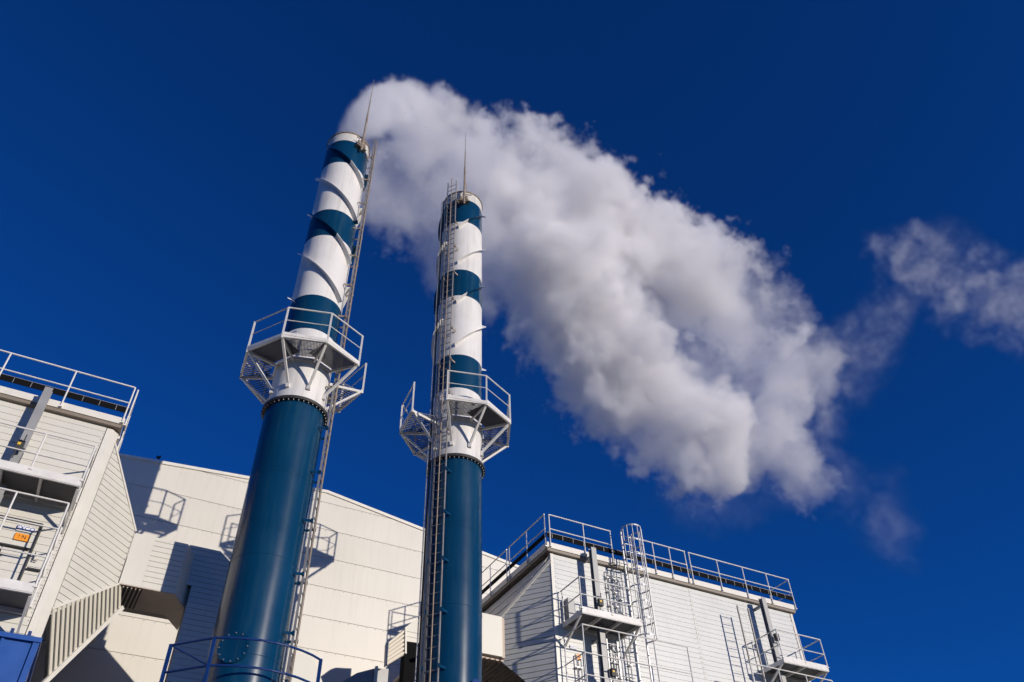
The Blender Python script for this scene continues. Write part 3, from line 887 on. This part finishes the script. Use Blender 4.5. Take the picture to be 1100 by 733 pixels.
def spine(knots, n):
    """knots: (x, y, ground distance, radius in metres)"""
    P = [(at(x, y, d), r) for x, y, d, r in knots]
    out = []
    for i in range(len(P) - 1):
        p0, p1, p2, p3 = [P[max(0, min(len(P) - 1, j))] for j in (i - 1, i, i + 1, i + 2)]
        for k_ in range(n):
            t = k_ / n
            cr = lambda a, b, c, d: 0.5 * ((2 * b) + (c - a) * t + (2 * a - 5 * b + 4 * c - d) * t * t + (3 * b - a - 3 * c + d) * t ** 3)
            out.append((cr(p0[0], p1[0], p2[0], p3[0]), max(.1, cr(p0[1], p1[1], p2[1], p3[1]))))
    out.append(P[-1])
    return out

MAIN = [(375, 150, 19.6, .70), (382, 138, 20.0, .95), (398, 124, 20.9, 1.25), (424, 120, 22.0, 1.95), (452, 138, 23.6, 3.1), (490, 174, 25.6, 3.9), (540, 205, 27.6, 5.0), (590, 240, 29.5, 5.8)]
UPPER = [(600, 230, 30.0, 5.2), (655, 255, 32.5, 4.7), (715, 290, 35.0, 4.3), (772, 322, 37.5, 4.2), (822, 360, 40.0, 3.7), (838, 380, 40.6, 2.8)]
UPPER_END = [(836, 378, 40.6, 3.2), (858, 390, 41.4, 2.8), (876, 400, 42.2, 2.2)]
LOWER = [(590, 290, 30.0, 5.0), (640, 352, 33.0, 4.6), (688, 414, 36.0, 4.4), (735, 466, 38.5, 4.1), (775, 482, 40.2, 3.5), (805, 488, 41.5, 2.6)]
LOWER_END = [(800, 488, 41.3, 2.9), (830, 494, 42.5, 2.6), (856, 512, 43.5, 2.2)]
RIGHT = [(830, 375, 40.0, 3.2), (840, 425, 41.5, 2.5), (828, 475, 42.5, 2.3)]
LEE = [(392, 158, 20.9, 1.3), (412, 185, 22.6, 2.2), (440, 210, 24.6, 2.9), (475, 235, 26.6, 3.3), (520, 275, 28.6, 3.6)]
FILL = [(690, 350, 35.5, 3.4), (740, 380, 38.0, 3.4), (800, 415, 40.5, 3.2)]
WISP = [(950, 275, 46, 2.2), (985, 275, 46.5, 3.0), (1020, 300, 47, 3.2), (1060, 310, 48, 3.2), (1120, 335, 49, 3.0)]
VEIL = [(860, 470, 43, 2.4), (885, 425, 44, 2.6), (920, 375, 45, 2.6), (950, 320, 46, 2.4)]
WISP2 = [(720, 515, 38, 2.2), (770, 535, 40, 2.0), (860, 525, 43, 2.0), (940, 525, 45, 2.0), (955, 585, 46, 1.6)]

steam = bpy.data.materials.new('steam')
steam.use_nodes = True
sN, sL = steam.node_tree.nodes, steam.node_tree.links
for x in list(sN): sN.remove(x)
so = sN.new('ShaderNodeOutputMaterial')
pv = sN.new('ShaderNodeVolumePrincipled')
pv.inputs['Color'].default_value = (.984, .979, .989, 1)
pv.inputs['Density'].default_value = 1.0
pv.inputs['Anisotropy'].default_value = -0.2
sL.new(pv.outputs[0], so.inputs['Volume'])

# the plume's own frame lies along its run so the voxel box stays small
p_a, p_b = at(374, 150, 19.6), at(845, 430, 42.0)
xa = (p_b - p_a).normalized()
ya = Vector((0, 0, 1)).cross(xa).normalized()
za = xa.cross(ya)
PM = Matrix((xa, ya, za)).transposed().to_4x4()
PM.translation = p_a
PI = PM.inverted()

def steam_cloud(name, label, strands, vox, thin):
    pts = [(PI @ p, r, dens) for kn, dens in strands for p, r in spine(kn, 8)]
    lo = Vector([min(p[i] - r * 1.15 for p, r, d in pts) - .8 for i in range(3)])
    hi = Vector([max(p[i] + r * 1.15 for p, r, d in pts) for i in range(3)])
    me = bpy.data.meshes.new(name)
    me.from_pydata([tuple(p) for p, r, d in pts], [], [])
    me.attributes.new('rad', 'FLOAT', 'POINT').data.foreach_set('value', [r for p, r, d in pts])
    me.attributes.new('dens', 'FLOAT', 'POINT').data.foreach_set('value', [d for p, r, d in pts])
    plume = put(name, me)
    plume.matrix_world = PM
    plume['label'], plume['category'], plume['kind'] = label, 'steam', 'stuff'
    ng = bpy.data.node_groups.new(name + '_volume', 'GeometryNodeTree')
    ng.interface.new_socket('Geometry', in_out='INPUT', socket_type='NodeSocketGeometry')
    ng.interface.new_socket('Geometry', in_out='OUTPUT', socket_type='NodeSocketGeometry')
    N, L = ng.nodes, ng.links
    def nd(t, **kw):
        x = N.new(t)
        for k_, v_ in kw.items(): setattr(x, k_, v_)
        return x
    def math_(op, a, b=None, c=None):
        x = nd('ShaderNodeMath', operation=op)
        for i, v_ in enumerate((a, b, c)):
            if v_ is None: continue
            if isinstance(v_, (int, float)): x.inputs[i].default_value = v_
            else: L.new(v_, x.inputs[i])
        return x.outputs[0]
    def vmath(op, a, b=None, out=0, scale=None):
        x = nd('ShaderNodeVectorMath', operation=op)
        L.new(a, x.inputs[0])
        if b is not None:
            if isinstance(b, tuple): x.inputs[1].default_value = b
            else: L.new(b, x.inputs[1])
        if scale is not None:
            if isinstance(scale, (int, float)): x.inputs['Scale'].default_value = scale
            else: L.new(scale, x.inputs['Scale'])
        return x.outputs[out]
    def noise(vec, scale, detail, rough=.55):
        x = nd('ShaderNodeTexNoise')
        L.new(vec, x.inputs['Vector'])
        x.inputs['Scale'].default_value = scale
        x.inputs['Detail'].default_value = detail
        x.inputs['Roughness'].default_value = rough
        return x
    gi, go = nd('NodeGroupInput'), nd('NodeGroupOutput')
    pos = nd('GeometryNodeInputPosition').outputs[0]
    # warp the sample position so the edges billow, less so near the chimney mouth
    off1 = vmath('SCALE', vmath('SUBTRACT', noise(pos, 0.20, 1).outputs['Color'], (.5, .5, .5)), scale=3.0)
    off2 = vmath('SCALE', vmath('SUBTRACT', noise(pos, 0.70, 2).outputs['Color'], (.5, .5, .5)), scale=1.7)
    dm = vmath('LENGTH', pos, out=1)
    grow = math_('MINIMUM', math_('DIVIDE', dm, 7.0), 1.0)
    fray = math_('ADD', grow, math_('MULTIPLY', math_('POWER', math_('DIVIDE', dm, 42.0), 3.0), .7))
    wp = vmath('ADD', pos, vmath('SCALE', vmath('ADD', off1, off2), scale=fray))
    sn = nd('GeometryNodeSampleNearest', domain='POINT')
    L.new(gi.outputs[0], sn.inputs['Geometry']); L.new(wp, sn.inputs['Sample Position'])
    def samp(dtype, val):
        x = nd('GeometryNodeSampleIndex', data_type=dtype, domain='POINT')
        L.new(gi.outputs[0], x.inputs['Geometry']); L.new(sn.outputs[0], x.inputs['Index'])
        L.new(val, x.inputs['Value'])
        return x.outputs[0]
    na = nd('GeometryNodeInputNamedAttribute', data_type='FLOAT'); na.inputs['Name'].default_value = 'rad'
    nb = nd('GeometryNodeInputNamedAttribute', data_type='FLOAT'); nb.inputs['Name'].default_value = 'dens'
    cpos = samp('FLOAT_VECTOR', nd('GeometryNodeInputPosition').outputs[0])
    crad, cden = samp('FLOAT', na.outputs[0]), samp('FLOAT', nb.outputs[0])
    q = math_('SUBTRACT', 1.0, math_('DIVIDE', vmath('DISTANCE', wp, cpos, out=1), crad))
    if thin:
        fine = noise(wp, .60, 7, .70).outputs['Fac']
        thread = math_('POWER', math_('MAXIMUM', math_('MULTIPLY', math_('SUBTRACT', fine, .44), 5.0), 0.0), 1.9)
        edge = nd('ShaderNodeMapRange', interpolation_type='SMOOTHSTEP')
        L.new(q, edge.inputs['Value'])
        edge.inputs['From Min'].default_value, edge.inputs['From Max'].default_value = 0.0, .6
        den = math_('MULTIPLY', math_('MULTIPLY', thread, edge.outputs[0]), cden)
    else:
        def cells(scale):
            x = nd('ShaderNodeTexVoronoi', feature='F1')
            L.new(wp, x.inputs['Vector']); x.inputs['Scale'].default_value = scale
            return x.outputs['Distance']
        n1 = noise(pos, 0.75, 7, .74).outputs['Fac']
        lump = math_('ADD', math_('MULTIPLY', math_('SUBTRACT', .45, cells(.40)), .42), math_('MULTIPLY', math_('SUBTRACT', .45, cells(1.0)), .30))
        lump = math_('ADD', lump, math_('MULTIPLY', math_('SUBTRACT', n1, .5), 1.5))
        e = math_('ADD', q, math_('MULTIPLY', lump, math_('ADD', .3, math_('MULTIPLY', grow, .7))))
        edge = nd('ShaderNodeMapRange', interpolation_type='SMOOTHSTEP')
        L.new(e, edge.inputs['Value'])
        edge.inputs['From Min'].default_value, edge.inputs['From Max'].default_value = .12, .29
        big = nd('ShaderNodeMapRange')                      # thick and thin masses inside the plume
        L.new(noise(pos, .19, 2, .5).outputs['Fac'], big.inputs['Value'])
        big.inputs['From Min'].default_value, big.inputs['From Max'].default_value = .36, .58
        big.inputs['To Min'].default_value, big.inputs['To Max'].default_value = .12, 1.0
        young = math_('ADD', .35, math_('MULTIPLY', grow, .65))
        den = math_('MULTIPLY', math_('MULTIPLY', edge.outputs[0], cden), math_('MULTIPLY', big.outputs[0], young))
    vc = nd('GeometryNodeVolumeCube')
    L.new(den, vc.inputs['Density'])
    vc.inputs['Min'].default_value, vc.inputs['Max'].default_value = lo, hi
    for nm, i in (('X', 0), ('Y', 1), ('Z', 2)):
        vc.inputs['Resolution ' + nm].default_value = max(8, int((hi[i] - lo[i]) / vox))
    sm = nd('GeometryNodeSetMaterial')
    sm.inputs['Material'].default_value = steam
    L.new(vc.outputs[0], sm.inputs['Geometry'])
    L.new(sm.outputs[0], go.inputs[0])
    me.materials.append(steam)
    plume.modifiers.new('steam', 'NODES').node_group = ng
    return plume

steam_cloud('steam_plume', 'dense white steam plume drifting right and away from the left chimney mouth', ((MAIN, 1.25), (UPPER, 1.25), (LOWER, 1.25), (UPPER_END, .5), (LOWER_END, .40), (RIGHT, .45), (FILL, .17), (LEE, .36)), 0.135, False)
steam_cloud('steam_wisps', 'thin torn wisps of steam in the blue sky beyond the end of the plume', ((WISP, .48), (VEIL, .22), (WISP2, .09)), 0.24, True)
